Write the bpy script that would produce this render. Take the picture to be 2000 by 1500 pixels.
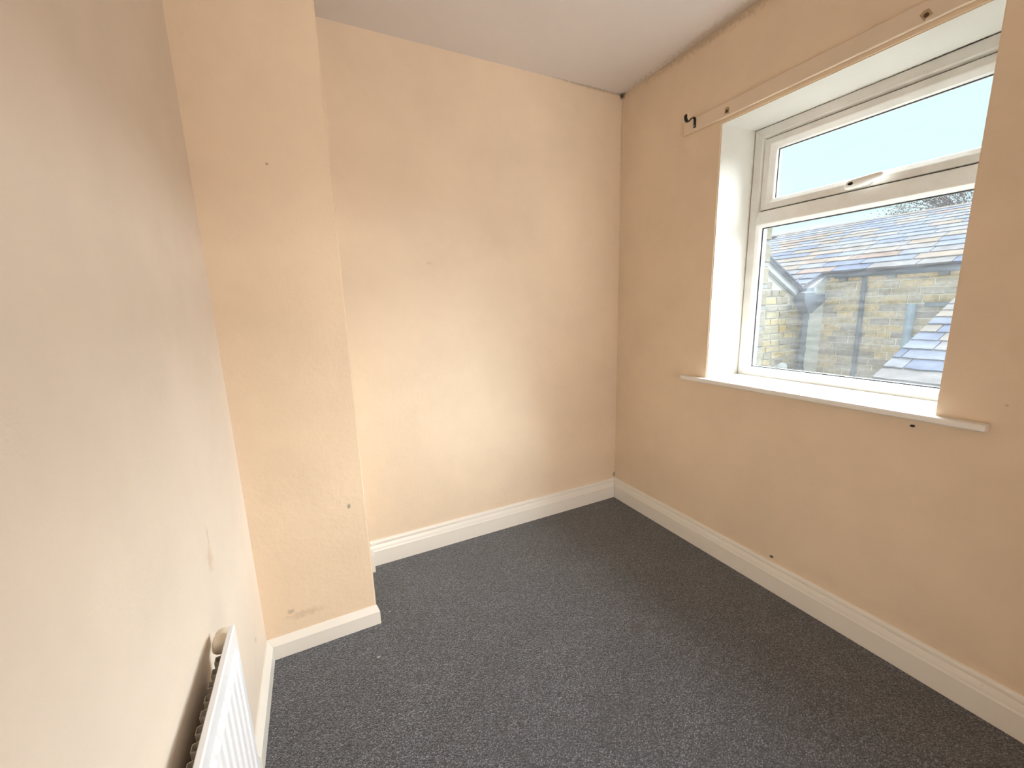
import bpy, bmesh, math, random
from mathutils import Vector, Matrix
for o in list(bpy.data.objects):
    bpy.data.objects.remove(o, do_unlink=True)
S = bpy.context.scene
COL = S.collection
rnd = random.Random(7)

# ------------------------------------------------------------------ camera, sky, sun, exposure
YAW, PITCH, ROLL = math.radians(26.0594), math.radians(-10.7562), math.radians(-1.6703)
fwd = Vector((math.sin(YAW)*math.cos(PITCH), math.cos(YAW)*math.cos(PITCH), math.sin(PITCH)))
rt = Vector((math.cos(YAW), -math.sin(YAW), 0))
up = rt.cross(fwd)
r2 = rt*math.cos(ROLL) + up*math.sin(ROLL)
u2 = -rt*math.sin(ROLL) + up*math.cos(ROLL)
cam = bpy.data.cameras.new('camera')
cam.sensor_width = 36.0
cam.lens = 789.95/2000*36
cam.clip_start = 0.02
cam_o = bpy.data.objects.new('camera', cam)
m = Matrix((r2, u2, -fwd)).transposed().to_4x4()
m.translation = Vector((0.2677, -1.1993, 1.2557))
cam_o.matrix_world = m
COL.objects.link(cam_o)
S.camera = cam_o

world = bpy.data.worlds.new('overcast_sky')
S.world = world
world.use_nodes = True
bg = world.node_tree.nodes['Background']
bg.inputs[0].default_value = (0.75, 1.0, 1.02, 1)
bg.inputs[1].default_value = 0.98

SUN_EL, SUN_AZ = math.radians(34), math.radians(-4)
sun = bpy.data.lights.new('sun', 'SUN')
sun.energy = 46.0
sun.angle = math.radians(84)
sun.color = (0.89, 0.965, 1.0)
sun_o = bpy.data.objects.new('sun', sun)
d = Vector((-math.cos(SUN_EL)*math.cos(SUN_AZ), -math.cos(SUN_EL)*math.sin(SUN_AZ), -math.sin(SUN_EL)))
sun_o.rotation_euler = d.to_track_quat('-Z', 'Y').to_euler()
sun_o.location = (9, -1, 9)
COL.objects.link(sun_o)

# unseen fill lamp added behind the camera, shining in through an added doorway
fill_lamp = bpy.data.lights.new('fill_light', 'AREA')
fill_lamp.shape = 'RECTANGLE'
fill_lamp.size, fill_lamp.size_y = 0.84, 1.3
fill_lamp.energy = 52.0
fill_lamp.color = (1.0, 0.96, 0.92)
fill_lamp_o = bpy.data.objects.new('fill_light', fill_lamp)
fill_lamp_o.location = (0.88, -3.41, 0.90)
fill_lamp_o.rotation_euler = (math.radians(90), 0, 0)
COL.objects.link(fill_lamp_o)

S.view_settings.view_transform = 'Standard'
S.view_settings.look = 'None'
S.view_settings.gamma = 1
S.view_settings.use_curve_mapping = False
S.view_settings.exposure = 0.15

# ------------------------------------------------------------------ room dimensions (metres)
W, D, P, E, H = 1.9682, 0.7707, 0.3680, 0.3870, 2.40
YB = -2.05            # back wall
XF = 2.197            # front face of the window frame
OY0, OY1 = -0.690, 0.124   # window opening along the wall
OZ0, OZ1 = 0.872, 2.012

# ------------------------------------------------------------------ materials
def new_mat(name, base=(0.8, 0.8, 0.8), rough=0.6, spec=0.3, metal=0.0):
    mt = bpy.data.materials.new(name)
    mt.use_nodes = True
    b = mt.node_tree.nodes['Principled BSDF']
    b.inputs['Base Color'].default_value = (*base, 1)
    b.inputs['Roughness'].default_value = rough
    b.inputs['Specular IOR Level'].default_value = spec
    b.inputs['Metallic'].default_value = metal
    return mt

def N(mt, typ, **kw):
    n = mt.node_tree.nodes.new(typ)
    for k, v in kw.items():
        setattr(n, k, v)
    return n

def L(mt, a, b):
    mt.node_tree.links.new(a, b)

def noise(mt, scale, detail=3, rough=0.5, coord='Object', vscale=None):
    n = N(mt, 'ShaderNodeTexNoise')
    n.inputs['Scale'].default_value = scale
    n.inputs['Detail'].default_value = detail
    n.inputs['Roughness'].default_value = rough
    if coord == 'World':
        src = N(mt, 'ShaderNodeNewGeometry').outputs['Position']
    else:
        src = N(mt, 'ShaderNodeTexCoord').outputs[coord]
    if vscale:
        mp = N(mt, 'ShaderNodeMapping')
        mp.inputs['Scale'].default_value = vscale
        L(mt, src, mp.inputs['Vector'])
        src = mp.outputs['Vector']
    L(mt, src, n.inputs['Vector'])
    return n

def ramp(mt, src, stops):
    r = N(mt, 'ShaderNodeValToRGB')
    cr = r.color_ramp
    while len(cr.elements) < len(stops):
        cr.elements.new(0.5)
    for e, (p, c) in zip(cr.elements, stops):
        e.position = p
        e.color = (*c, 1) if len(c) == 3 else c
    L(mt, src, r.inputs['Fac'])
    return r

def mixcol(mt, fac, a, b):
    mx = N(mt, 'ShaderNodeMix', data_type='RGBA')
    if hasattr(fac, 'is_linked'):
        L(mt, fac, mx.inputs[0])
    else:
        mx.inputs[0].default_value = fac
    for v, i in ((a, 6), (b, 7)):
        if isinstance(v, tuple):
            mx.inputs[i].default_value = (*v, 1)
        else:
            L(mt, v, mx.inputs[i])
    return mx.outputs[2]

def bump(mt, src, strength, dist):
    b = N(mt, 'ShaderNodeBump')
    b.inputs['Strength'].default_value = strength
    b.inputs['Distance'].default_value = dist
    L(mt, src, b.inputs['Height'])
    L(mt, b.outputs['Normal'], mt.node_tree.nodes['Principled BSDF'].inputs['Normal'])
    return b

def spots(mt, colour, lst):
    """dirt marks with a place and shape of their own: (centre, radii, colour, strength)"""
    nz = noise(mt, 60, 3, 0.6, 'World')
    for c, rad, col, strength in lst:
        g = N(mt, 'ShaderNodeNewGeometry')
        sub = N(mt, 'ShaderNodeVectorMath', operation='SUBTRACT')
        L(mt, g.outputs['Position'], sub.inputs[0])
        sub.inputs[1].default_value = c
        dv = N(mt, 'ShaderNodeVectorMath', operation='DIVIDE')
        L(mt, sub.outputs[0], dv.inputs[0])
        dv.inputs[1].default_value = rad
        ln = N(mt, 'ShaderNodeVectorMath', operation='LENGTH')
        L(mt, dv.outputs[0], ln.inputs[0])
        ad = N(mt, 'ShaderNodeMath', operation='MULTIPLY_ADD')
        L(mt, nz.outputs['Fac'], ad.inputs[0])
        ad.inputs[1].default_value = 1.6
        L(mt, ln.outputs['Value'], ad.inputs[2])
        mr = N(mt, 'ShaderNodeMapRange', interpolation_type='SMOOTHSTEP')
        L(mt, ad.outputs[0], mr.inputs['Value'])
        mr.inputs['From Min'].default_value = 1.0
        mr.inputs['From Max'].default_value = 1.8
        mr.inputs['To Min'].default_value = strength
        mr.inputs['To Max'].default_value = 0.0
        colour = mixcol(mt, mr.outputs['Result'], colour, col)
    return colour

def plaster(name, base, marks=(), vary=0.035, bumpy=0.35):
    mt = new_mat(name, base, 0.55, 0.25)
    n1 = noise(mt, 2.3, 4, 0.6, 'World')
    dark = tuple(c*(1-vary*2.2) for c in base)
    lite = tuple(min(1, c*(1+vary)) for c in base)
    col = ramp(mt, n1.outputs['Fac'], [(0.3, dark), (0.7, lite)]).outputs['Color']
    col = spots(mt, col, marks)
    L(mt, col, mt.node_tree.nodes['Principled BSDF'].inputs['Base Color'])
    n2 = noise(mt, 26, 6, 0.62, 'World')
    bump(mt, n2.outputs['Fac'], bumpy, 0.004)
    return mt

MOULD = (0.16, 0.12, 0.075)
CREAM = (0.845, 0.68, 0.505)
M = {}
M['wall_far'] = plaster('cream_paint_far', CREAM, [
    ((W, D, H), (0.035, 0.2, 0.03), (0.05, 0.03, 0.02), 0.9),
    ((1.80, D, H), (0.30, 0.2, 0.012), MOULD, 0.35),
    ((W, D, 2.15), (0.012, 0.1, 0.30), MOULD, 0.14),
    ((0.809, D, 1.473), (0.018, 0.1, 0.010), (0.70, 0.50, 0.30), 0.5),
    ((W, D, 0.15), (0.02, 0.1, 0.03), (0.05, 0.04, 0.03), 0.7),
])
M['wall_right'] = plaster('cream_paint_window_wall', CREAM, [
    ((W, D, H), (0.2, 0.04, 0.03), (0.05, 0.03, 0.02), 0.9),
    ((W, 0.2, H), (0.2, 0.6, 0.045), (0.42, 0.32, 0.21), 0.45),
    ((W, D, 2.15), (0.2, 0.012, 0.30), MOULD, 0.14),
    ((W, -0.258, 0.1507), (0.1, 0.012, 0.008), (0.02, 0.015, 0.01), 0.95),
    ((W, -0.83, 0.95), (0.1, 0.005, 0.005), (0.40, 0.30, 0.22), 0.4),
])
M['wall_left'] = plaster('cream_paint_left', (0.85, 0.725, 0.60), [
    ((0, -0.117, 0.70), (0.1, 0.03, 0.045), (0.62, 0.42, 0.26), 0.45),
    ((0, -0.105, 0.75), (0.1, 0.012, 0.05), (0.60, 0.44, 0.30), 0.4),
    ((0, 0.20, 0.22), (0.1, 0.014, 0.012), (0.30, 0.25, 0.20), 0.4),
])
M['wall_chimney'] = plaster('cream_paint_chimney', (0.84, 0.665, 0.48), [
    ((0.3252, P, 0.5266), (0.010, 0.1, 0.014), (0.18, 0.20, 0.15), 0.85),
    ((0.201, P, 1.719), (0.006, 0.1, 0.006), (0.30, 0.18, 0.10), 0.7),
    ((0.0895, P, 0.1618), (0.016, 0.1, 0.014), (0.35, 0.27, 0.18), 0.6),
    ((0.14, P, 0.14), (0.09, 0.1, 0.02), (0.60, 0.47, 0.33), 0.5),
], bumpy=0.6)
M['wall_back'] = plaster('cream_paint_back', CREAM)
M['ceiling'] = plaster('white_ceiling_paint', (0.83, 0.765, 0.73), [
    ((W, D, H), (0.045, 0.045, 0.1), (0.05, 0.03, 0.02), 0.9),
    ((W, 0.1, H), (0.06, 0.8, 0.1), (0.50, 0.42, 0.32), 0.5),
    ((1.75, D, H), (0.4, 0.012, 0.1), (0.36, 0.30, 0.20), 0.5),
], vary=0.015)
M['reveal'] = plaster('white_reveal_paint', (0.75, 0.715, 0.655), [
    ((XF, OY1, 1.62), (0.014, 0.1, 0.35), (0.62, 0.47, 0.34), 0.5),
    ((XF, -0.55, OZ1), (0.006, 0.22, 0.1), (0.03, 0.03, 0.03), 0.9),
], vary=0.02)
M['gloss_white'] = new_mat('white_gloss_paint', (0.86, 0.83, 0.78), 0.28, 0.5)
n_ = noise(M['gloss_white'], 14, 4, 0.6, 'World')
bump(M['gloss_white'], n_.outputs['Fac'], 0.12, 0.003)
M['skirting'] = new_mat('skirting_gloss', (0.85, 0.80, 0.72), 0.30, 0.45)
nk = noise(M['skirting'], 42, 5, 0.7, 'World')
rk = ramp(M['skirting'], nk.outputs['Fac'], [(0.0, (0.20, 0.15, 0.10)), (0.26, (0.45, 0.38, 0.30)), (0.30, (0.85, 0.80, 0.72)), (1, (0.87, 0.82, 0.745))])
L(M['skirting'], rk.outputs['Color'], M['skirting'].node_tree.nodes['Principled BSDF'].inputs['Base Color'])
M['batten'] = plaster('cream_painted_batten', (0.82, 0.675, 0.515), bumpy=0.2)
M['upvc'] = new_mat('white_upvc', (0.82, 0.79, 0.745), 0.32, 0.45)
nu = noise(M['upvc'], 9, 5, 0.65, 'World')
ru = ramp(M['upvc'], nu.outputs['Fac'], [(0.25, (0.74, 0.70, 0.64)), (0.6, (0.84, 0.81, 0.77))])
L(M['upvc'], ru.outputs['Color'], M['upvc'].node_tree.nodes['Principled BSDF'].inputs['Base Color'])
M['gasket'] = new_mat('grey_rubber_gasket', (0.06, 0.065, 0.075), 0.6)
M['black'] = new_mat('black_metal', (0.006, 0.006, 0.007), 0.45, 0.4)
M['rust'] = new_mat('rusty_steel', (0.10, 0.05, 0.025), 0.7, 0.3)
M['old_paint'] = new_mat('brown_paint_scar', (0.47, 0.34, 0.21), 0.7, 0.2)
M['radiator'] = new_mat('white_radiator_enamel', (0.86, 0.85, 0.86), 0.3, 0.5)
M['fin'] = new_mat('radiator_fin_steel', (0.55, 0.50, 0.43), 0.45, 0.4)
M['boss'] = new_mat('cream_enamel_boss', (0.74, 0.64, 0.50), 0.35, 0.5)
M['copper'] = new_mat('white_painted_pipe', (0.78, 0.75, 0.70), 0.4)

# carpet: looped dark grey pile
mt = new_mat('charcoal_loop_carpet', (0.05, 0.05, 0.055), 0.55, 0.6)
g = N(mt, 'ShaderNodeNewGeometry')
mp = N(mt, 'ShaderNodeMapping')
mp.inputs['Rotation'].default_value = (0, 0, 0.6)
mp.inputs['Scale'].default_value = (1.0, 1.25, 1.0)
L(mt, g.outputs['Position'], mp.inputs['Vector'])
vo = N(mt, 'ShaderNodeTexVoronoi', feature='F1')
vo.inputs['Scale'].default_value = 215
vo.inputs['Randomness'].default_value = 0.6
L(mt, mp.outputs['Vector'], vo.inputs['Vector'])
sep = N(mt, 'ShaderNodeSeparateColor')
L(mt, vo.outputs['Color'], sep.inputs['Color'])
rc = ramp(mt, sep.outputs['Red'], [(0.0, (0.066, 0.072, 0.086)), (0.5, (0.140, 0.150, 0.176)), (0.85, (0.235, 0.248, 0.285)), (1.0, (0.38, 0.39, 0.43))])
rd = ramp(mt, vo.outputs['Distance'], [(0.0, (1, 1, 1)), (0.33, (0.8, 0.8, 0.8)), (0.62, (0.12, 0.12, 0.12))])
mul = N(mt, 'ShaderNodeMix', data_type='RGBA', blend_type='MULTIPLY')
mul.inputs[0].default_value = 1
L(mt, rc.outputs['Color'], mul.inputs[6])
L(mt, rd.outputs['Color'], mul.inputs[7])
nl = noise(mt, 3.2, 3, 0.6, 'World')
rl = ramp(mt, nl.outputs['Fac'], [(0.3, (0.82, 0.80, 0.80)), (0.7, (1.1, 1.1, 1.12))])
mul2 = N(mt, 'ShaderNodeMix', data_type='RGBA', blend_type='MULTIPLY')
mul2.inputs[0].default_value = 1
L(mt, mul.outputs[2], mul2.inputs[6])
L(mt, rl.outputs['Color'], mul2.inputs[7])
cc = spots(mt, mul2.outputs[2], [
    ((1.295, -0.16, 0), (0.045, 0.040, 1), (0.035, 0.022, 0.022), 0.75),
    ((1.426, -0.451, 0), (0.022, 0.016, 1), (0.015, 0.013, 0.013), 0.75),
    ((0.235, -0.10, 0), (0.020, 0.018, 1), (0.012, 0.012, 0.014), 0.6),
    ((0.3632, 0.1826, 0), (0.009, 0.006, 1), (0.55, 0.55, 0.52), 0.9),
    ((0.44, 0.40, 0), (0.008, 0.006, 1), (0.45, 0.45, 0.42), 0.8),
])
L(mt, cc, mt.node_tree.nodes['Principled BSDF'].inputs['Base Color'])
inv = N(mt, 'ShaderNodeMath', operation='SUBTRACT')
inv.inputs[0].default_value = 1
L(mt, vo.outputs['Distance'], inv.inputs[1])
bump(mt, inv.outputs[0], 0.9, 0.004)
mt.node_tree.nodes['Principled BSDF'].inputs['Sheen Weight'].default_value = 0.35
M['carpet'] = mt

# window glass: clear, a little glossy, with a streaky film of dirt
def glass_mat(name, film):
    mt = bpy.data.materials.new(name)
    mt.use_nodes = True
    nt = mt.node_tree
    nt.nodes.remove(nt.nodes['Principled BSDF'])
    out = nt.nodes['Material Output']
    tr = N(mt, 'ShaderNodeBsdfTransparent')
    tr.inputs[0].default_value = (0.97, 0.985, 0.99, 1)
    gl = N(mt, 'ShaderNodeBsdfGlossy')
    gl.inputs['Roughness'].default_value = 0.03
    m1 = N(mt, 'ShaderNodeMixShader')
    m1.inputs[0].default_value = 0.045
    L(mt, tr.outputs[0], m1.inputs[1])
    L(mt, gl.outputs[0], m1.inputs[2])
    tl = N(mt, 'ShaderNodeBsdfTranslucent')
    tl.inputs[0].default_value = (0.92, 0.95, 1.0, 1)
    nz = noise(mt, 7, 5, 0.65, 'World', vscale=(1, 1.2, 7))
    mr = N(mt, 'ShaderNodeMapRange')
    L(mt, nz.outputs['Fac'], mr.inputs['Value'])
    mr.inputs['From Min'].default_value = 0.35
    mr.inputs['From Max'].default_value = 0.75
    mr.inputs['To Min'].default_value = film*0.6
    mr.inputs['To Max'].default_value = film*1.7
    m2 = N(mt, 'ShaderNodeMixShader')
    L(mt, mr.outputs['Result'], m2.inputs[0])
    L(mt, m1.outputs[0], m2.inputs[1])
    L(mt, tl.outputs[0], m2.inputs[2])
    L(mt, m2.outputs[0], out.inputs['Surface'])
    return mt
M['glass_low'] = glass_mat('hazy_window_glass', 0.012)
M['glass_up'] = glass_mat('clear_window_glass', 0.003)

# outdoor stone, slate, metal: colour differs from piece to piece
def pieces_mat(name, stops, rough=0.9, grain=14, gvary=0.35):
    mt = new_mat(name, (0.5, 0.45, 0.4), rough, 0.04)
    oi = N(mt, 'ShaderNodeObjectInfo')
    rr = ramp(mt, oi.outputs['Random'], stops)
    rr.color_ramp.interpolation = 'LINEAR'
    nz = noise(mt, grain, 5, 0.65, 'World')
    r3 = ramp(mt, nz.outputs['Fac'], [(0.3, (1-gvary, 1-gvary, 1-gvary)), (0.68, (1.1, 1.08, 1.05))])
    mu = N(mt, 'ShaderNodeMix', data_type='RGBA', blend_type='MULTIPLY')
    mu.inputs[0].default_value = 1
    L(mt, rr.outputs['Color'], mu.inputs[6])
    L(mt, r3.outputs['Color'], mu.inputs[7])
    L(mt, mu.outputs[2], mt.node_tree.nodes['Principled BSDF'].inputs['Base Color'])
    bump(mt, nz.outputs['Fac'], 0.6, 0.02)
    return mt
M['stone'] = pieces_mat('weathered_sandstone', [(0, (0.311, 0.259, 0.226)), (0.3, (0.413, 0.346, 0.288)), (0.6, (0.496, 0.402, 0.288)), (0.85, (0.568, 0.423, 0.244)), (1, (0.618, 0.431, 0.209))])
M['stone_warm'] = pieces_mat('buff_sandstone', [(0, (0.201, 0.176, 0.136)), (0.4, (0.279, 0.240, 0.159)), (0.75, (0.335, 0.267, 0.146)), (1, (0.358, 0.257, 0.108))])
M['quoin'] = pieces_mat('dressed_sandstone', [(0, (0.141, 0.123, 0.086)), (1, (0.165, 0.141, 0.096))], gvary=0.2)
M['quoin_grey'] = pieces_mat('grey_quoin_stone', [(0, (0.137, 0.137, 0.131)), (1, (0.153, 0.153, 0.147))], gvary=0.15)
M['slate'] = pieces_mat('stone_slate', [(0, (0.067, 0.079, 0.126)), (0.25, (0.095, 0.107, 0.150)), (0.45, (0.116, 0.121, 0.145)), (0.6, (0.121, 0.114, 0.121)), (0.8, (0.142, 0.116, 0.096)), (0.92, (0.150, 0.110, 0.082)), (1, (0.145, 0.095, 0.084))], rough=0.95, grain=4, gvary=0.35)
M['mortar'] = plaster('lime_mortar', (0.695, 0.643, 0.531), vary=0.08)
M['mortar_sun_dimmed'] = plaster('lime_mortar_sun_dimmed', (0.456, 0.432, 0.381), vary=0.08)  # mortar copy darkened to offset the strong sun on both wings
M['render'] = plaster('grey_cement_render', (0.732, 0.732, 0.704), vary=0.06)
M['iron'] = new_mat('dark_grey_rainwater_goods', (0.080, 0.100, 0.128), 0.55, 0.3)
M['bluepipe'] = new_mat('blue_grey_pipe', (0.22, 0.29, 0.37), 0.5, 0.3)
M['palepipe'] = new_mat('pale_plastic', (0.396, 0.420, 0.444), 0.4, 0.4)
M['fascia'] = new_mat('white_fascia', (0.330, 0.335, 0.360), 0.5, 0.3)
M['deck'] = new_mat('roof_underlay', (0.12, 0.12, 0.14), 0.9, 0.1)
M['concrete'] = plaster('yard_concrete', (0.204, 0.198, 0.186))
M['bark'] = new_mat('bark', (0.16, 0.12, 0.10), 0.9, 0.1)
M['leaf'] = new_mat('autumn_leaf', (0.10, 0.085, 0.095), 0.8, 0.1)

# ------------------------------------------------------------------ mesh helpers
def obj(name, bm, mat, parent=None, bevel=0, smooth=False, seg=2):
    me = bpy.data.meshes.new(name)
    bmesh.ops.recalc_face_normals(bm, faces=bm.faces)
    bm.to_mesh(me)
    bm.free()
    if smooth:
        for p in me.polygons:
            p.use_smooth = True
    for mm in (mat if isinstance(mat, (list, tuple)) else [mat]):
        me.materials.append(mm)
    o = bpy.data.objects.new(name, me)
    COL.objects.link(o)
    if parent:
        o.parent = parent
        if parent.type == 'EMPTY':
            o.matrix_parent_inverse = Matrix.Translation(-parent.location)
    if bevel:
        b = o.modifiers.new('bevel', 'BEVEL')
        b.width = bevel
        b.segments = seg
        b.limit_method = 'ANGLE'
        b.angle_limit = math.radians(35)
    return o

def empty(name, loc=(0, 0, 0)):
    o = bpy.data.objects.new(name, None)
    o.empty_display_size = 0.1
    o.location = loc
    COL.objects.link(o)
    return o

def tag(o, label=None, cat=None, group=None, kind=None):
    if label: o['label'] = label
    if cat: o['category'] = cat
    if group: o['group'] = group
    if kind: o['kind'] = kind
    return o

def structure(o, label, cat):
    return tag(o, label, cat, kind='structure')

def box(bm, x0, x1, y0, y1, z0, z1):
    v = [bm.verts.new((x, y, z)) for x in (x0, x1) for y in (y0, y1) for z in (z0, z1)]
    for f in ((0, 1, 3, 2), (4, 6, 7, 5), (0, 4, 5, 1), (2, 3, 7, 6), (0, 2, 6, 4), (1, 5, 7, 3)):
        bm.faces.new([v[i] for i in f])

def loft(bm, loops, caps=True, closed=True):
    vs = [[bm.verts.new(p) for p in lp] for lp in loops]
    n = len(vs[0])
    for a, b in zip(vs, vs[1:]):
        for i in range(n if closed else n-1):
            j = (i+1) % n
            bm.faces.new((a[i], a[j], b[j], b[i]))
    if caps:
        bm.faces.new(list(reversed(vs[0])))
        bm.faces.new(vs[-1])
    return vs

def tube(bm, pts, radii, n=12, caps=True):
    pts = [Vector(p) for p in pts]
    if not hasattr(radii, '__len__'):
        radii = [radii]*len(pts)
    loops = []
    prev = None
    for i, p in enumerate(pts):
        t = (pts[min(i+1, len(pts)-1)] - pts[max(i-1, 0)]).normalized()
        a = prev if prev is not None else (Vector((0, 0, 1)) if abs(t.z) < 0.9 else Vector((1, 0, 0)))
        u = (a - t*a.dot(t)).normalized()
        prev = u
        w = t.cross(u)
        loops.append([p + (u*math.cos(k*2*math.pi/n) + w*math.sin(k*2*math.pi/n))*radii[i] for k in range(n)])
    loft(bm, loops, caps)

def prism(bm, poly, axis, a, b):
    """extrude a 2D polygon along an axis ('x': poly in (y,z); 'y': (x,z); 'z': (x,y))"""
    def P3(p, t):
        return {'x': (t, p[0], p[1]), 'y': (p[0], t, p[1]), 'z': (p[0], p[1], t)}[axis]
    loft(bm, [[P3(p, a) for p in poly], [P3(p, b) for p in poly]])

# ------------------------------------------------------------------ room shell
bm = bmesh.new(); box(bm, -0.15, W+0.33, -3.55, D+0.15, -0.15, 0.0)
structure(obj('floor', bm, M['carpet']), 'dark charcoal loop pile carpet with small stains', 'floor')
bm = bmesh.new(); box(bm, -0.15, W+0.33, -3.55, D+0.15, H, H+0.15)
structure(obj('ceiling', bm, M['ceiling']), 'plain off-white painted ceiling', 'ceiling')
bm = bmesh.new(); box(bm, -0.15, 0, -3.55, D+0.15, 0, H)
structure(obj('wall_left', bm, M['wall_left']), 'pale cream plaster wall behind the radiator', 'wall')
bm = bmesh.new(); box(bm, 0, W, D, D+0.15, 0, H)
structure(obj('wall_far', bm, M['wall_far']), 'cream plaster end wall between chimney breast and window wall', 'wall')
bm = bmesh.new()
DX0, DX1, DH = 0.44, 1.30, 2.02      # doorway opening added to let the fill lamp shine in
box(bm, 0, DX0, YB-0.12, YB, 0, H); box(bm, DX1, W, YB-0.12, YB, 0, H); box(bm, DX0, DX1, YB-0.12, YB, DH, H)
structure(obj('wall_back', bm, M['wall_back']), 'cream plaster wall facing the chimney breast', 'wall')
YL = -3.45
bm = bmesh.new(); box(bm, 0, W, YL-0.1, YL, 0, H)
structure(obj('wall_behind_fill', bm, M['wall_back']), 'unseen cream plaster wall added behind the fill light', 'wall')  # unseen wall added to close the space behind the fill lamp
bm = bmesh.new()
box(bm, 0.40, 0.455, YL, YL+0.05, 0.18, 1.62); box(bm, 1.305, 1.36, YL, YL+0.05, 0.18, 1.62)
box(bm, 0.455, 1.305, YL, YL+0.05, 0.18, 0.245); box(bm, 0.455, 1.305, YL, YL+0.05, 1.555, 1.62)
structure(obj('fill_light_frame', bm, M['gloss_white']), 'white frame added around the unseen fill light', 'window')  # made-up window frame set around the added fill lamp
bm = bmesh.new(); box(bm, 0, E, P, D, 0, H)
bmesh.ops.bevel(bm, geom=[e for e in bm.edges if all(abs(v.co.x-E) < 1e-6 and abs(v.co.y-P) < 1e-6 for v in e.verts)], offset=0.005, segments=3, affect='EDGES')
structure(obj('wall_chimney', bm, M['wall_chimney']), 'scuffed cream chimney breast standing out beside the alcove', 'wall')

# window wall with opening and splayed reveal
bm = bmesh.new()
XO = W + 0.33
RY0, RY1 = OY0-0.026, OY1     # opening at the frame (slightly splayed)
def ring(x, y0, y1, z0, z1):
    return [bm.verts.new((x, y, z)) for y, z in ((y0, z0), (y1, z0), (y1, z1), (y0, z1))]
a = ring(W, -3.55, D+0.15, 0, H)
b = ring(W, OY0, OY1, OZ0, OZ1)
c = ring(XF+0.02, RY0, RY1, OZ0, OZ1+0.006)
c2 = ring(XO, RY0, RY1, OZ0, OZ1+0.006)
d2 = ring(XO, -3.55, D+0.15, 0, H)
for p, q, mi in ((a, b, 0), (b, c, 1), (c, c2, 1), (c2, d2, 2), (d2, a, 0)):
    for i in range(4):
        j = (i+1) % 4
        f = bm.faces.new((p[i], p[j], q[j], q[i]))
        f.material_index = mi
bmesh.ops.bevel(bm, geom=[e for e in bm.edges if e.verts[0] in b and e.verts[1] in b], offset=0.004, segments=2, affect='EDGES')
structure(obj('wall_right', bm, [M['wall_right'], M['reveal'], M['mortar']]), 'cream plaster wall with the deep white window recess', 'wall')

# skirting boards: profiles (offset from wall, height)
OG = [(0, 0), (0.0190, 0), (0.0190, 0.078), (0.0178, 0.081), (0.0168, 0.084), (0.0150, 0.093), (0.0125, 0.101), (0.0105, 0.106),
      (0.0075, 0.108), (0.0075, 0.1105), (0.0105, 0.113), (0.0100, 0.121), (0.0070, 0.128), (0, 0.130)]
CH = [(0, 0), (0.019, 0), (0.019, 0.055), (0.017, 0.058), (0.004, 0.076), (0, 0.077)]
def skirting(name, prof, f0, f1, label):
    bm = bmesh.new()
    loft(bm, [[f0(u, z) for u, z in prof], [f1(u, z) for u, z in prof]])
    return structure(obj(name, bm, M['skirting']), label, 'skirting board')
G = 0.0006
skirting('baseboard_far', OG, lambda u, z: (E+0.001, D-u, z), lambda u, z: (W-u-G, D-u, z), 'cream moulded skirting board along the alcove wall')
skirting('baseboard_right', OG, lambda u, z: (W-u, D-u-G, z), lambda u, z: (W-u, YB+0.02, z), 'cream moulded skirting board below the window')
skirting('baseboard_left', CH, lambda u, z: (u, P-u-G, z), lambda u, z: (u, YB+0.02, z), 'low chamfered skirting board under the radiator')
skirting('baseboard_chimney', CH, lambda u, z: (u+G, P-u, z), lambda u, z: (E+u*0.55, P-u, z), 'low chamfered skirting board across the chimney breast')
CH2 = [(0, 0), (0.040, 0), (0.040, 0.082), (0.030, 0.096), (0, 0.150)]
skirting('baseboard_alcove', CH2, lambda u, z: (E+u, 0.705, z), lambda u, z: (E+u, D-0.021, z), 'short white block of skirting inside the alcove corner')

# ------------------------------------------------------------------ window
win = structure(empty('window_1', (XF, -0.296, 0.884)), 'white plastic window with top opening light and hazy lower pane', 'window')
FY0, FY1, FZ0, FZ1 = -0.712, 0.1205, 0.884, 2.0145

def frame_side(bm, rect, prof, side, gap=0.00035):
    """one mitred member of a rectangular frame; prof = (inset, x)"""
    y0, y1, z0, z1 = rect
    def corner(ci, d):
        return {0: (y0+d, z0+d), 1: (y1-d, z0+d), 2: (y1-d, z1-d), 3: (y0+d, z1-d)}[ci]
    ca, cb = side, (side+1) % 4
    loops = []
    for ci, s in ((ca, 1), (cb, -1)):
        lp = []
        for d_, x in prof:
            y, z = corner(ci, d_)
            if side in (0, 2):
                y += gap*s*(1 if side == 0 else -1)
            else:
                z += gap*s*(1 if side == 1 else -1)
            lp.append((x, y, z))
        loops.append(lp)
    loft(bm, loops)

PF = [(0, XF+0.001), (0.001, XF), (0.033, XF), (0.036, XF+0.001), (0.045, XF+0.011), (0.046, XF+0.014), (0.046, XF+0.07), (0, XF+0.07)]
for side in range(4):
    bm = bmesh.new(); frame_side(bm, (FY0, FY1, FZ0, FZ1), PF, side)
    obj('frame_member', bm, M['upvc'], win)
# transom with pointed (V-welded) ends
bm = bmesh.new()
TZ0, TZ1 = 1.588, 1.657
prof = [(XF+0.014, TZ0), (XF+0.011, TZ0+0.001), (XF+0.001, TZ0+0.011), (XF, TZ0+0.014), (XF, TZ1-0.003), (XF+0.004, TZ1), (XF+0.07, TZ1), (XF+0.07, TZ0)]
zc = (TZ0+TZ1)/2
def tend(s):
    lp = []
    for x, z in prof:
        k = 1-abs(z-zc)/((TZ1-TZ0)/2)
        inner = FY1-0.044 if s > 0 else FY0+0.044
        lp.append((x-0.0006, inner + s*0.036*k, z))
    return lp
loft(bm, [tend(-1), tend(1)])
obj('transom', bm, M['upvc'], win)
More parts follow.
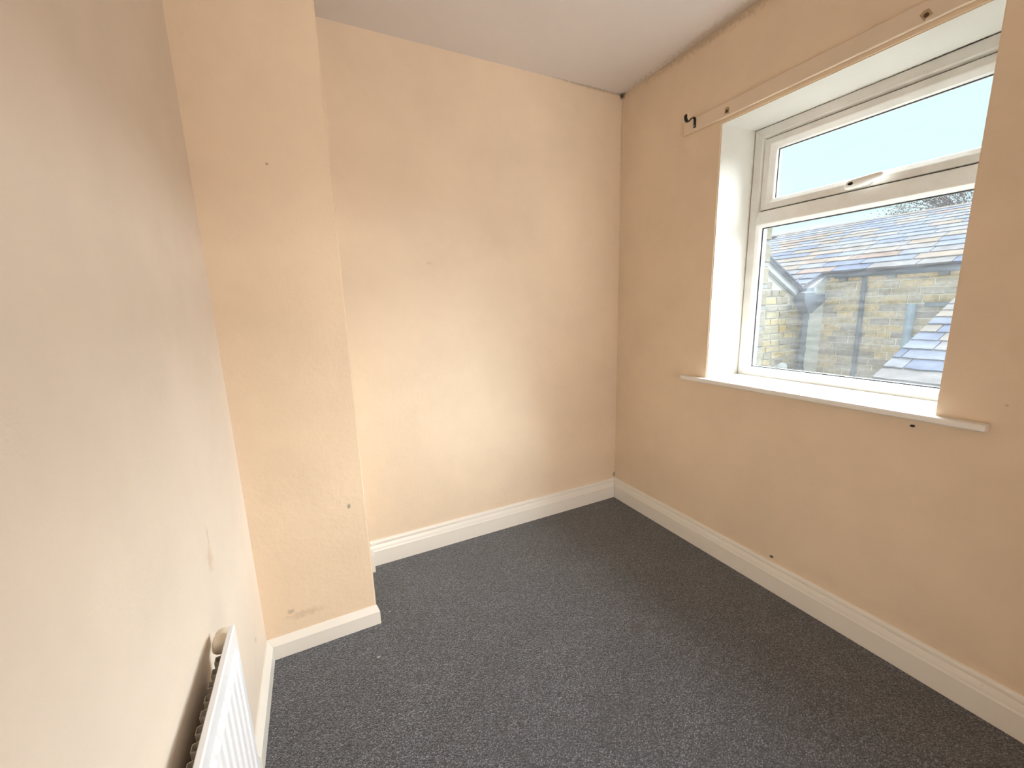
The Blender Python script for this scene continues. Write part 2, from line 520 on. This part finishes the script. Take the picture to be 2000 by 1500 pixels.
# opening sash
XS = XF+0.003
SR = (FY0+0.0425, FY1-0.0435, 1.6585, 1.967)
PS = [(0.0026, XS+0.003), (0.004, XS), (0.0265, XS), (0.030, XS+0.0015), (0.0475, XS+0.014), (0.050, XS+0.018), (0.050, XS+0.05), (0.0026, XS+0.05)]
for side in range(4):
    bm = bmesh.new()
    PSs = PS if side != 0 else [(min(d_, 0.0305) if d_ > 0.03 else d_*0.9, x) for d_, x in PS]
    frame_side(bm, SR, PS, side)
    obj('sash_member', bm, M['upvc'], win)
def gasket(rect, x, w=0.003):
    bm = bmesh.new()
    for side in range(4):
        frame_side(bm, rect, [(0, x), (w, x), (w, x+0.004), (0, x+0.004)], side, 0)
    obj('gasket', bm, M['gasket'], win)
ur = (SR[0]+0.050, SR[1]-0.050, SR[2]+0.050, SR[3]-0.050)
lr = (FY0+0.046, FY1-0.046, FZ0+0.046, TZ0)
gasket(ur, XS+0.030, 0.0035)
gasket(lr, XF+0.034, 0.0045)
bm = bmesh.new(); box(bm, XS+0.034, XS+0.038, ur[0], ur[1], ur[2], ur[3])
tag(obj('pane', bm, M['glass_up'], win), 'clear upper pane')
bm = bmesh.new(); box(bm, XF+0.0385, XF+0.0425, lr[0], lr[1], lr[2], lr[3])
tag(obj('pane', bm, M['glass_low'], win), 'hazy streaked lower pane')
# black gap between sash and frame
bm = bmesh.new()
for side in range(4):
    frame_side(bm, (SR[0]-0.0015, SR[1]+0.0015, SR[2]-0.0008, SR[3]+0.0005), [(0, XF+0.0125), (0.006, XF+0.0125), (0.006, XF+0.030), (0, XF+0.030)], side, 0)
obj('sash_seal', bm, M['black'], win)
# handle
hb = bmesh.new()
hy, hz = -0.300, 1.6745
def oval(x, yc, zc_, a_, b_, n=20):
    return [(x, yc+a_*math.cos(t*2*math.pi/n), zc_+b_*math.sin(t*2*math.pi/n)) for t in range(n)]
loft(hb, [oval(XS-0.0002, hy-0.012, hz, 0.040, 0.0105), oval(XS-0.009, hy-0.012, hz, 0.038, 0.0095), oval(XS-0.011, hy-0.012, hz, 0.034, 0.008)])
handle = tag(obj('handle', hb, M['gloss_white'], win, smooth=False), 'white window handle')
hb = bmesh.new()
secs = []
for yy, xx, zz, ax, az in ((-0.276, -0.030, 1.6755, 0.002, 0.003), (-0.279, -0.031, 1.6755, 0.008, 0.012), (-0.288, -0.031, 1.6765, 0.012, 0.0175), (-0.302, -0.031, 1.6775, 0.013, 0.0185),
                           (-0.318, -0.031, 1.6790, 0.012, 0.0175), (-0.340, -0.033, 1.6820, 0.009, 0.0150), (-0.368, -0.036, 1.6860, 0.006, 0.0115), (-0.390, -0.038, 1.6885, 0.004, 0.0085), (-0.396, -0.038, 1.689, 0.001, 0.003)):
    secs.append([(XS+xx+ax*math.cos(k*math.pi/8), yy, zz+az*math.sin(k*math.pi/8)) for k in range(16)])
loft(hb, secs)
loft(hb, [oval(XS-0.010, -0.302, hz, 0.012, 0.008), oval(XS-0.028, -0.302, hz+0.002, 0.012, 0.010)])
obj('lever', hb, M['gloss_white'], handle, smooth=True)
hb = bmesh.new()
loft(hb, [oval(XS-0.0448, -0.300, 1.6775, 0.0085, 0.0055, 12), oval(XS-0.041, -0.300, 1.6775, 0.0085, 0.0055, 12)])
obj('keyhole', hb, M['black'], handle)
# sill board
bm = bmesh.new()
SZ = 0.8905
loft(bm, [[(1.938, y, SZ-0.021), (1.934, y, SZ-0.017), (1.934, y, SZ-0.006), (1.937, y, SZ-0.001), (1.942, y, SZ), (W-0.0005, y, SZ), (W-0.0005, y, SZ-0.021)] for y in (-0.806, 0.249)])
box(bm, W-0.0005, XF+0.01, OY0-0.002, OY1-0.0005, SZ-0.019, SZ)
obj('window_sill', bm, M['gloss_white'], win)

# ------------------------------------------------------------------ curtain batten with old fixings, hook
trim = structure(empty('trim_1', (W, -0.5, 2.0295)), 'cream painted wooden batten fixed above the window', 'trim')
bm = bmesh.new(); box(bm, W-0.013, W-0.0002, -1.32, 0.320, 2.0295, 2.088)
obj('board', bm, M['batten'], trim, bevel=0.003)
for sy, rot in ((0.0924, 0.1), (-0.5371, -0.5)):
    bm = bmesh.new()
    ca_, sa_ = math.cos(rot), math.sin(rot)
    pl = [(p[0]*ca_-p[1]*sa_, p[0]*sa_+p[1]*ca_) for p in ((-0.010, -0.013), (0.006, -0.009), (0.010, -0.013), (0.012, 0.012), (0.001, 0.015), (-0.009, 0.010))]
    prism(bm, [(sy+p[0], 2.050+p[1]) for p in pl], 'x', W-0.0138, W-0.0125)
    sc = tag(obj('bracket_scar', bm, M['old_paint'], trim), 'brown mark left by an old bracket')
    bm = bmesh.new()
    prism(bm, [(sy+0.0055*math.cos(k*math.pi/6), 2.0475+0.0055*math.sin(k*math.pi/6)) for k in range(12)], 'x', W-0.0165, W-0.0138)
    obj('screw_head', bm, M['rust'], sc)
bm = bmesh.new()
path = [(0.0145, 2.044), (0.0145, 2.062), (0.0145, 2.077), (0.018, 2.0835), (0.027, 2.0845), (0.038, 2.0795), (0.047, 2.070), (0.056, 2.062), (0.066, 2.0625), (0.0735, 2.071), (0.0755, 2.082), (0.073, 2.089)]
loops = []
for i, (u, z) in enumerate(path):
    a = Vector(path[max(i-1, 0)]); b = Vector(path[min(i+1, len(path)-1)])
    t = (b-a).normalized(); n = Vector((-t.y, t.x))*0.0016
    hw = 0.0055 if i not in (7, 8, 9, 10) else 0.0075
    c = Vector((u, z))
    loops.append([(W-(c+n).x, 0.2555-hw, (c+n).y), (W-(c+n).x, 0.2555+hw, (c+n).y), (W-(c-n).x, 0.2555+hw, (c-n).y), (W-(c-n).x, 0.2555-hw, (c-n).y)])
loft(bm, loops)
hook = empty('curtain_hook', (W-0.013, 0.2555, 2.044))
tag(hook, 'black metal curtain pole hook screwed to the batten above the window', 'hook')
obj('strap', bm, M['black'], hook)
bm = bmesh.new()
prism(bm, [(0.2555+0.0028*math.cos(k*math.pi/5), 2.0505+0.0028*math.sin(k*math.pi/5)) for k in range(10)], 'x', W-0.0185, W-0.0163)
obj('screw', bm, M['palepipe'], hook)

# nail hole plug under the sill
bm = bmesh.new()
prism(bm, [(-0.6444+0.0062*math.cos(k*math.pi/6), 0.8440+0.004*math.sin(k*math.pi/6)) for k in range(12)], 'x', W-0.003, W+0.002)
tag(obj('wall_plug', bm, M['black']), 'tiny black wall plug below the window sill', 'wall plug')

# ------------------------------------------------------------------ radiator
rad = tag(empty('radiator', (0.05, -1.025, 0)), 'white panel radiator with fluted front on the left wall', 'radiator')
RX, RT, RB, RY_1, RY_0 = 0.0570, 0.6020, 0.152, -0.245, -1.445
bm = bmesh.new()
pitch = 0.0333
ys, ds = [], []
y = RY_1
ys.append(y); ds.append(0)
y -= 0.028
while y - pitch > RY_0+0.02:
    for q, dd in ((0, 0), (0.005, 0.007), (0.021, 0.007), (0.026, 0)):
        ys.append(y-q); ds.append(dd)
    y -= pitch
ys.append(RY_0); ds.append(0)
rows = [(RT-0.003, 0), (RT-0.034, 0), (RT-0.050, 1), (RB+0.050, 1), (RB+0.034, 0), (RB, 0)]
gr = [[bm.verts.new((RX-0.0045+0.0045*0 + dd*k, yy, z)) for yy, dd in zip(ys, ds)] for z, k in rows]
for r0, r1 in zip(gr, gr[1:]):
    for i in range(len(ys)-1):
        bm.faces.new((r0[i], r0[i+1], r1[i+1], r1[i]))
obj('front_panel', bm, M['radiator'], rad)
bm = bmesh.new()
XB = RX-0.0045
prism(bm, [(XB+0.0005, RT-0.004), (XB-0.0005, RT-0.001), (XB-0.002, RT), (XB-0.010, RT), (XB-0.0115, RT-0.002), (XB-0.0115, RB), (XB-0.0008, RB)], 'y', RY_1, RY_0)
obj('panel_body', bm, M['radiator'], rad, bevel=0.0012)
bm = bmesh.new()
zz0, zz1 = RB+0.05, RT-0.045
pts = []
y = RY_1-0.012
while y > RY_0+0.03:
    pts += [(0.0405, y), (0.0405, y-0.011), (0.0180, y-0.0145), (0.0180, y-0.0285)]
    y -= 0.032
a = [bm.verts.new((x, yy, zz0)) for x, yy in pts]
b = [bm.verts.new((x, yy, zz1)) for x, yy in pts]
for i in range(len(pts)-1):
    bm.faces.new((a[i], a[i+1], b[i+1], b[i]))
fo = obj('convector_fins', bm, M['fin'], rad)
so = fo.modifiers.new('sheet', 'SOLIDIFY'); so.thickness = 0.0012
# rounded end boss behind the top corner
bm = bmesh.new()
by, bz = RY_1+0.004, RT-0.028
prof = [(-0.030, 0.0), (-0.030, 0.013), (-0.014, 0.0165), (0.002, 0.0165), (0.004, 0.0135), (0.006, 0.0155), (0.014, 0.0155), (0.020, 0.012), (0.0225, 0.006), (0.023, 0.0)]
n = 24
loops = [[(0.0265+max(r, 0.0004)*math.cos(k*2*math.pi/n), by+yy, bz+max(r, 0.0004)*math.sin(k*2*math.pi/n)) for k in range(n)] for yy, r in prof]
loft(bm, loops)
box(bm, 0.0265, 0.0425, by-0.028, by-0.006, bz-0.012, bz+0.012)
tag(obj('end_boss', bm, M['boss'], rad, smooth=True), 'rounded cream end boss')
for yy in (RY_1-0.40, RY_0+0.25):
    bm = bmesh.new()
    box(bm, 0.0006, 0.003, yy-0.02, yy+0.02, RB+0.03, RT-0.06)
    box(bm, 0.0006, 0.018, yy-0.0015, yy+0.0015, RB+0.05, RT-0.12)
    obj('bracket', bm, M['radiator'], rad)
for yy in (RY_1+0.035, RY_0-0.035):
    bm = bmesh.new()
    tube(bm, [(0.036, yy, 0.0), (0.036, yy, 0.13)], 0.0075)
    tube(bm, [(0.036, yy, 0.13), (0.036, yy, 0.20)], 0.014)
    s = 1 if yy < RY_0 else -1
    tube(bm, [(0.036, yy, 0.155), (0.036, yy+s*0.045, 0.155)], 0.009)
    obj('feed_pipe', bm, M['copper'], rad)

# ------------------------------------------------------------------ outdoors: shared pieces
def stone_mesh(name, mat, jit, cham, seed):
    r = random.Random(seed)
    bm = bmesh.new()
    # unit block: x depth (-1 front .. 0 back), y -0.5..0.5, z -0.5..0.5
    def lp(x, ins, j):
        return [(x + r.uniform(-j, j), yy*(1-ins) + r.uniform(-j, j)*0.3, zz*(1-ins*1.6) + r.uniform(-j, j)*0.5)
                for yy, zz in ((-.5, -.5), (-.17, -.5), (.17, -.5), (.5, -.5), (.5, 0), (.5, .5), (.17, .5), (-.17, .5), (-.5, .5), (-.5, 0))]
    loft(bm, [lp(0, 0, 0), lp(-0.6, 0.0, jit*0.4), lp(-1.0, cham, jit)])
    me = bpy.data.meshes.new(name)
    bmesh.ops.recalc_face_normals(bm, faces=bm.faces)
    bm.to_mesh(me); bm.free()
    me.materials.append(mat)
    return me
def slate_mesh(name, mat, seed):
    r = random.Random(seed)
    bm = bmesh.new()
    # unit slab: x 0 (low edge) .. 1 (up slope), y -0.5..0.5, z 0..1
    low = [(r.uniform(-0.03, 0.03), -0.5+k/5.0) for k in range(6)]
    bot = [(x, y, 0) for x, y in low] + [(1, 0.5, 0), (1, -0.5, 0)]
    top = [(x+0.012, y*0.985, 1) for x, y in low] + [(1, 0.49, 1), (1, -0.49, 1)]
    loft(bm, [bot, top])
    me = bpy.data.meshes.new(name)
    bmesh.ops.recalc_face_normals(bm, faces=bm.faces)
    bm.to_mesh(me); bm.free()
    me.materials.append(mat)
    return me
ST = [stone_mesh('stone', M['stone'], 0.16, 0.10, k) for k in range(5)]
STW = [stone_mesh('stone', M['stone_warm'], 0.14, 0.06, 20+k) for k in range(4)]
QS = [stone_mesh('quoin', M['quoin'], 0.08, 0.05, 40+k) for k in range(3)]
QG = [stone_mesh('quoin', M['quoin_grey'], 0.05, 0.04, 50+k) for k in range(2)]
SL = [slate_mesh('slate', M['slate'], 60+k) for k in range(5)]

def place(name, me, parent, mat4):
    o = bpy.data.objects.new(name, me)
    COL.objects.link(o)
    o.parent = parent
    o.matrix_world = mat4
    return o

def stone_face(parent, meshes, origin, along, normal, length, z0, z1, course, wmin, wmax, depth, name='stone', keep=None, joint=0.012, seed=1):
    """coursed stones on a wall face; along = unit vector in plan, normal = outward unit vector"""
    r = random.Random(seed)
    z = z0
    along = Vector(along); normal = Vector(normal); origin = Vector(origin)
    while z < z1-0.03:
        h = min(course*r.uniform(0.88, 1.14), z1-z)
        s = -r.uniform(0, wmin)
        while s < length:
            w = r.uniform(wmin, wmax)
            a_, b_ = max(s, 0), min(s+w, length)
            if b_-a_ > 0.07 and (keep is None or keep((a_+b_)/2, z+h/2, (b_-a_)/2)):
                c = origin + along*((a_+b_)/2)
                dp = depth*r.uniform(0.7, 1.2)
                R = Matrix((-normal, along, Vector((0, 0, 1)))).transposed()
                if R.determinant() < 0:
                    R = Matrix((-normal, -along, Vector((0, 0, 1)))).transposed()
                mtx = Matrix.Translation((c.x, c.y, z+h/2)) @ R.to_4x4() @ Matrix.Diagonal((dp, b_-a_-joint, h-joint, 1))
                place(name, r.choice(meshes), parent, mtx)
            s += w
        z += h

def slate_roof(parent, eave, upslope, along, run, courses, wfac, length, thick, keep=None, seed=3):
    """slates on a slope: eave = point at low corner, upslope = unit 3D vector up the slope, along = unit vector along the eave"""
    r = random.Random(seed)
    eave = Vector(eave); up_ = Vector(upslope).normalized(); al = Vector(along).normalized()
    nrm = up_.cross(al)
    if nrm.z < 0: nrm = -nrm
    t = 0
    for k, ex in enumerate(courses):
        s = -r.uniform(0, ex)
        while s < length:
            w = ex*r.uniform(*wfac)
            a_, b_ = max(s, 0), min(s+w, length)
            c = eave + up_*t + al*((a_+b_)/2) + nrm*(0.012)
            if b_-a_ > 0.08 and (keep is None or keep(c)):
                tilt = -0.055 + r.uniform(-0.012, 0.012)
                u3 = (up_*math.cos(tilt) + nrm*math.sin(tilt))
                n3 = u3.cross(al)
                if n3.z < 0: n3 = -n3
                y3 = n3.cross(u3)
                R = Matrix((u3, y3, n3)).transposed().to_4x4()
                mtx = Matrix.Translation(c + nrm*thick*1.0) @ R @ Matrix.Diagonal((ex*1.25, b_-a_-0.008, thick, 1))
                place('slate', r.choice(SL), parent, mtx)
            s += w
        t += ex

GZ = -2.65
bm = bmesh.new(); box(bm, W+0.34, 40, -14, 30, GZ-0.2, GZ)
structure(obj('ground', bm, M['concrete']), 'concrete yard between the houses', 'ground')

# ---- opposite house: long stone wall facing the window, stone slate roof
X2, YC = 10.5, 3.907
house = tag(empty('stone_house', (X2, YC, GZ)), 'stone house with slate roof, gutters and lower wing opposite the window', 'house')
bm = bmesh.new()
box(bm, X2, X2+6.4, -6.0, YC, GZ, 1.62)
wallC = tag(obj('stone_wall', bm, M['mortar'], house), 'coursed stone wall with pale joints')
stone_face(wallC, ST, (X2, YC, 0), (0, -1, 0), (-1, 0, 0), 3.1, -0.80, 1.60, 0.137, 0.17, 0.46, 0.020, joint=0.017, seed=11)
bm = bmesh.new()
SLP = math.atan(0.43)
upC = Vector((math.cos(SLP), 0, math.sin(SLP)))
E0 = Vector((X2-0.10, 0, 1.745))
LR = 3.62
def on(s, y, h=0): 
    p = E0 + upC*s + Vector((-math.sin(SLP), 0, math.cos(SLP)))*h
    return (p.x, y, p.z)
loft(bm, [[on(0, yy, -0.06), on(0, yy, 0), on(LR, yy, 0), on(LR, yy, -0.06)] for yy in (-6.0, YC+0.02)])
loft(bm, [[on(-0.95, yy, -0.06), on(-0.95, yy, 0), on(LR, yy, 0), on(LR, yy, -0.06)] for yy in (YC+0.02, 9.0)])
p1 = E0 + upC*LR
loft(bm, [[(p1.x, yy, p1.z-0.06), (p1.x, yy, p1.z), (p1.x+3.4, yy, p1.z-1.4), (p1.x+3.4, yy, p1.z-1.5)] for yy in (-6.0, 9.0)])
roofC = tag(obj('roof', bm, M['deck'], house), 'grey and buff stone slate roof')
cs = [0.31, 0.31, 0.30, 0.29, 0.28, 0.27, 0.26, 0.25, 0.24, 0.23, 0.21, 0.20, 0.19, 0.17, 0.14]
slate_roof(roofC, (E0.x, 1.35, E0.z), upC, (0, 1, 0), 0, cs, (1.5, 2.9), 5.6, 0.034, seed=5, keep=lambda c: c.y < 4.05 or True)
cs2 = [0.32, 0.31, 0.32]
eb = E0 - upC*0.95
slate_roof(roofC, (eb.x, YC+0.03, eb.z), upC, (0, 1, 0), 0, cs2, (1.4, 2.2), 2.2, 0.034, seed=6)
bm = bmesh.new()
nrm = Vector((-math.sin(SLP), 0, math.cos(SLP)))
pr = p1
loft(bm, [[(pr.x-0.14, yy, pr.z-0.03), (pr.x-0.13, yy, pr.z+0.03), (pr.x, yy, pr.z+0.085), (pr.x+0.13, yy, pr.z+0.03), (pr.x+0.14, yy, pr.z-0.03)] for yy in (-6.0, 9.0)])
obj('ridge_tile', bm, M['slate'], house)
# gutter, half round along the eave
bm = bmesh.new()
gx, gz = X2-0.135, 1.728
def gut(y):
    o_ = [(gx+0.072*math.cos(math.pi+k*math.pi/8), y, gz+0.075*math.sin(math.pi+k*math.pi/8)) for k in range(9)]
    i_ = [(gx+0.062*math.cos(math.pi+k*math.pi/8), y, gz+0.065*math.sin(math.pi+k*math.pi/8)) for k in range(8, -1, -1)]
    return o_ + i_
loft(bm, [gut(-6.0), gut(YC-0.22)])
obj('gutter', bm, M['iron'], house)
bm = bmesh.new(); box(bm, X2-0.06, X2, -6.0, YC-0.10, 1.60, 1.70)
obj('eaves_course', bm, M['stone'], house)
for yy in (YC-0.36, 2.75, 2.02):
    bm = bmesh.new(); box(bm, X2-0.15, X2, yy-0.07, yy+0.07, 1.59, 1.67)
    obj('gutter_corbel', bm, M['quoin_grey'], house, bevel=0.02)
bm = bmesh.new()
tube(bm, [(X2-0.12, 3.180, 1.66), (X2-0.075, 3.180, 1.55), (X2-0.075, 3.172, GZ)], 0.042)
for z in (1.45, 0.55, -0.25):
    tube(bm, [(X2-0.075, 3.175, z), (X2-0.075, 3.175, z-0.09)], 0.052)
obj('downpipe', bm, M['iron'], house)
bm = bmesh.new()
tube(bm, [(X2-0.09, 2.394, 1.10), (X2-0.09, 2.394, GZ)], 0.070)
tag(obj('soil_pipe', bm, M['bluepipe'], house), 'blue grey soil pipe')
bm = bmesh.new(); box(bm, X2-0.16, X2, 1.62, 2.20, 1.045, 1.125)
obj('stone_ledge', bm, M['iron'], house, bevel=0.015)
wf = bmesh.new()
box(wf, X2-0.03, X2-0.002, 1.20, 1.80, 1.14, 1.52)
wn = obj('window', wf, M['fascia'], house)
bm = bmesh.new(); box(bm, X2-0.036, X2-0.030, 1.25, 1.76, 1.18, 1.48)
obj('pane', bm, M['palepipe'], wn)
# rendered return wall between house and wing, with raking top
bm = bmesh.new()
prism(bm, [(9.86, GZ), (X2+0.02, GZ), (X2+0.02, 1.68), (X2-0.06, 1.665), (9.86, 1.425)], 'y', YC, YC+0.25)
tag(obj('rendered_wall', bm, M['render'], house), 'pale rendered return wall')
bm = bmesh.new()
prism(bm, [(9.86, 1.425), (X2-0.06, 1.675), (X2-0.06, 1.73), (9.86, 1.475)], 'y', YC-0.03, YC+0.10)
obj('verge_board', bm, M['fascia'], house)

# ---- lower wing with raking verge, hopper and downpipe
wing = house
def vz(x): return 1.90 - 0.505*(x-8.40)
bm = bmesh.new()
prism(bm, [(7.2, GZ), (9.86, GZ), (9.86, vz(9.86)-0.12), (7.2, vz(7.2)-0.12)], 'y', YC+0.005, YC+3.0)
wallB = tag(obj('stone_wall', bm, M['mortar_sun_dimmed'], wing), 'buff and grey coursed stone wall')
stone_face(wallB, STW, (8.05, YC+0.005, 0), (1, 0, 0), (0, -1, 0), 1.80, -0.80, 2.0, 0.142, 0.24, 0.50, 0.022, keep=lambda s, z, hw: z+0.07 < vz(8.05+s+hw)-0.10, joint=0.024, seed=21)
bm = bmesh.new()
prism(bm, [(7.2, vz(7.2)-0.10), (9.62, vz(9.62)-0.10), (9.62, vz(9.62)+0.03), (7.2, vz(7.2)+0.03)], 'y', YC-0.06, YC+0.02)
obj('fascia', bm, M['fascia'], wing)
bm = bmesh.new()
prism(bm, [(7.2, vz(7.2)+0.03), (9.75, vz(9.75)+0.03), (9.75, vz(9.75)+0.075), (7.2, vz(7.2)+0.075)], 'y', YC-0.10, YC+3.0)
obj('roof', bm, M['slate'], wing)
bm = bmesh.new()
for k in range(12):
    xx = 8.2 + k*0.128
    prism(bm, [(xx, vz(xx)+0.076), (xx+0.15, vz(xx+0.15)+0.078), (xx+0.15, vz(xx+0.15)+0.098), (xx, vz(xx)+0.105)], 'y', YC-0.13, YC+0.5)
obj('verge_slates', bm, M['slate'], wing)
# hopper head
def rect(xc, yc, z, a_, b_):
    return [(xc-a_, yc-b_, z), (xc+a_, yc-b_, z), (xc+a_, yc+b_, z), (xc-a_, yc+b_, z)]
HX, HY = 9.72, 3.79
bm = bmesh.new()
loft(bm, [rect(9.645, HY, 0.95, 0.075, 0.07), rect(9.66, HY, 1.00, 0.11, 0.08), rect(9.71, HY, 1.16, 0.33, 0.105), rect(9.73, HY, 1.22, 0.39, 0.11), rect(9.73, HY, 1.245, 0.39, 0.11)])
hop = obj('hopper', bm, M['iron'], wing)
bm = bmesh.new()
loft(bm, [rect(9.52, HY, 1.245, 0.19, 0.10), rect(9.52, HY, 1.37, 0.18, 0.10), rect(9.54, HY, 1.40, 0.14, 0.09), rect(9.55, HY, 1.47, 0.11, 0.08)])
obj('outlet_box', bm, M['iron'], hop)
bm = bmesh.new(); box(bm, 9.70, 10.10, HY-0.09, HY+0.09, 1.245, 1.33)
obj('box_gutter', bm, M['iron'], hop)
bm = bmesh.new(); box(bm, 10.10, 10.16, HY-0.10, HY+0.10, 1.225, 1.35)
obj('end_cap', bm, M['fascia'], hop)
bm = bmesh.new()
tube(bm, [(9.64, HY, 0.98), (9.63, HY+0.01, 0.85), (9.62, HY+0.01, GZ)], 0.062)
for z in (0.93, 0.25, -0.2):
    tube(bm, [(9.627, HY+0.01, z), (9.627, HY+0.01, z-0.12)], 0.074)
obj('downpipe', bm, M['iron'], wing)
bm = bmesh.new()
tube(bm, [(8.86, YC-0.02, -0.16), (8.80, YC-0.26, -0.12), (8.60, YC-0.34, -0.07)], [0.05, 0.05, 0.05])
tube(bm, [(8.60, YC-0.34, -0.07), (8.56, YC-0.355, -0.06)], [0.075, 0.085])
tag(obj('flue_pipe', bm, M['palepipe'], wing), 'pale plastic flue pipe')

# ---- taller near wing with quoins, just left in the window
YA, XA = 2.20, 5.672
tower = tag(empty('stone_wing', (XA, YA, GZ)), 'tall stone wing corner with alternating buff and grey quoins', 'building')
bm = bmesh.new()
box(bm, W+0.34, XA-0.002, YA, YA+1.2, GZ, 2.30)
wallA = tag(obj('stone_wall', bm, M['mortar_sun_dimmed'], tower), 'stone wall end')
z = -0.45
k = 0
qr = random.Random(5)
while z < 2.25:
    tall = (k % 2 == 0)
    h = 0.212 if tall else 0.060
    ww = qr.uniform(0.34, 0.42) if tall else qr.uniform(0.42, 0.50)
    R = Matrix(((0, 1, 0), (-1, 0, 0), (0, 0, 1))).transposed()
    R = Matrix((Vector((0, 1, 0)), Vector((1, 0, 0)), Vector((0, 0, 1)))).transposed()
    hh = min(h, 2.30-z)
    mtx = Matrix.Translation((XA-ww/2, YA, z+hh/2)) @ R.to_4x4() @ Matrix.Diagonal((0.03 if tall else 0.022, ww, hh-0.006, 1))
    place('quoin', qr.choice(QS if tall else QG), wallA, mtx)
    z += h
    k += 1
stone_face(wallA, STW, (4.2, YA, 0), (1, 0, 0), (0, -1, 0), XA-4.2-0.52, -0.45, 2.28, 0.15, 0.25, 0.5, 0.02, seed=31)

# ---- near slate roof below the window, right
shed = tag(empty('slate_roof_building', (7.5, -1.5, GZ)), 'low building whose stone slate roof slopes up beyond the sill', 'building')
YV = 1.30
SE = math.atan(0.453)
upE = Vector((math.cos(SE), 0, math.sin(SE)))
e0 = Vector((5.70, 0, 0.2168-0.453*(6.6051-5.70)))
LE = 3.33
p2 = e0 + upE*LE
bm = bmesh.new()
prism(bm, [(e0.x+0.25, GZ), (p2.x+2.2-0.2, GZ), (p2.x+1.3, p2.z-0.62), (p2.x, p2.z-0.12), (e0.x+0.25, e0.z)], 'y', -5.0, YV-0.10)
obj('stone_wall', bm, M['mortar'], shed)
bm = bmesh.new()
ne = Vector((-math.sin(SE), 0, math.cos(SE)))
loft(bm, [[tuple(Vector((0, yy, 0)) + e0 - ne*0.05), tuple(Vector((0, yy, 0)) + e0 - ne*0.012), tuple(Vector((0, yy, 0)) + p2 - ne*0.012), tuple(Vector((0, yy, 0)) + p2 + Vector((1.6, 0, -0.72))), tuple(Vector((0, yy, 0)) + p2 + Vector((1.5, 0, -0.76))), tuple(Vector((0, yy, 0)) + p2 - ne*0.05)] for yy in (-5.0, YV)])
roofE = tag(obj('roof', bm, M['deck'], shed), 'stone slate roof slope')
ce = [0.34, 0.33, 0.30, 0.28, 0.25, 0.25, 0.24, 0.23, 0.23, 0.22, 0.21, 0.20, 0.19]
slate_roof(roofE, (e0.x-ne.x*0.02, YV-3.0, e0.z-0.02), upE, (0, 1, 0), 0, ce, (1.7, 3.2), 3.02, 0.034, seed=9)

# ---- tree behind the ridge
TX, TY = 19.5, 4.5
tree = tag(empty('tree', (TX, TY, GZ)), 'bare twiggy tree rising behind the slate ridge opposite', 'tree')
tr = random.Random(12)
bm = bmesh.new()
tube(bm, [(TX, TY, GZ), (TX, TY+0.05, -0.5), (TX+0.05, TY, 1.6), (TX, TY, 3.7)], [0.24, 0.20, 0.15, 0.10], 8)
trunk = obj('trunk', bm, M['bark'], tree)
bm = bmesh.new()
tips = []
for k in range(90):
    a_ = tr.uniform(0, 2*math.pi)
    b0 = Vector((TX, TY, tr.uniform(2.6, 3.7)))
    d1 = Vector((math.cos(a_)*tr.uniform(0.4, 1.5), math.sin(a_)*tr.uniform(0.6, 2.8), tr.uniform(0.2, 1.5)))
    m1_ = b0 + d1*0.55 + Vector((0, 0, 0.1))
    e1 = b0 + d1
    tube(bm, [b0, m1_, e1], [0.03, 0.018, 0.006], 5)
    tips += [m1_, e1, (m1_+e1)/2]
    for q in range(5):
        t1 = m1_.lerp(e1, tr.random())
        t2 = t1 + Vector((tr.uniform(-.3, .3), tr.uniform(-.4, .4), tr.uniform(-0.05, .35)))
        tube(bm, [t1, t2], [0.008, 0.004], 4)
        tips.append(t2)
obj('branches', bm, M['bark'], tree)
bm = bmesh.new()
for k in range(9000):
    c = tr.choice(tips) + Vector((tr.gauss(0, .14), tr.gauss(0, .17), tr.gauss(0, .12)))
    u_ = Vector((tr.gauss(0, 1), tr.gauss(0, 1), tr.gauss(0, 1))).normalized()*0.026
    v_ = Vector((tr.gauss(0, 1), tr.gauss(0, 1), tr.gauss(0, 1))).cross(u_).normalized()*0.018
    bm.faces.new([bm.verts.new(c-u_), bm.verts.new(c+v_), bm.verts.new(c+u_), bm.verts.new(c-v_)])
tag(obj('leaves', bm, M['leaf'], tree), kind='stuff')
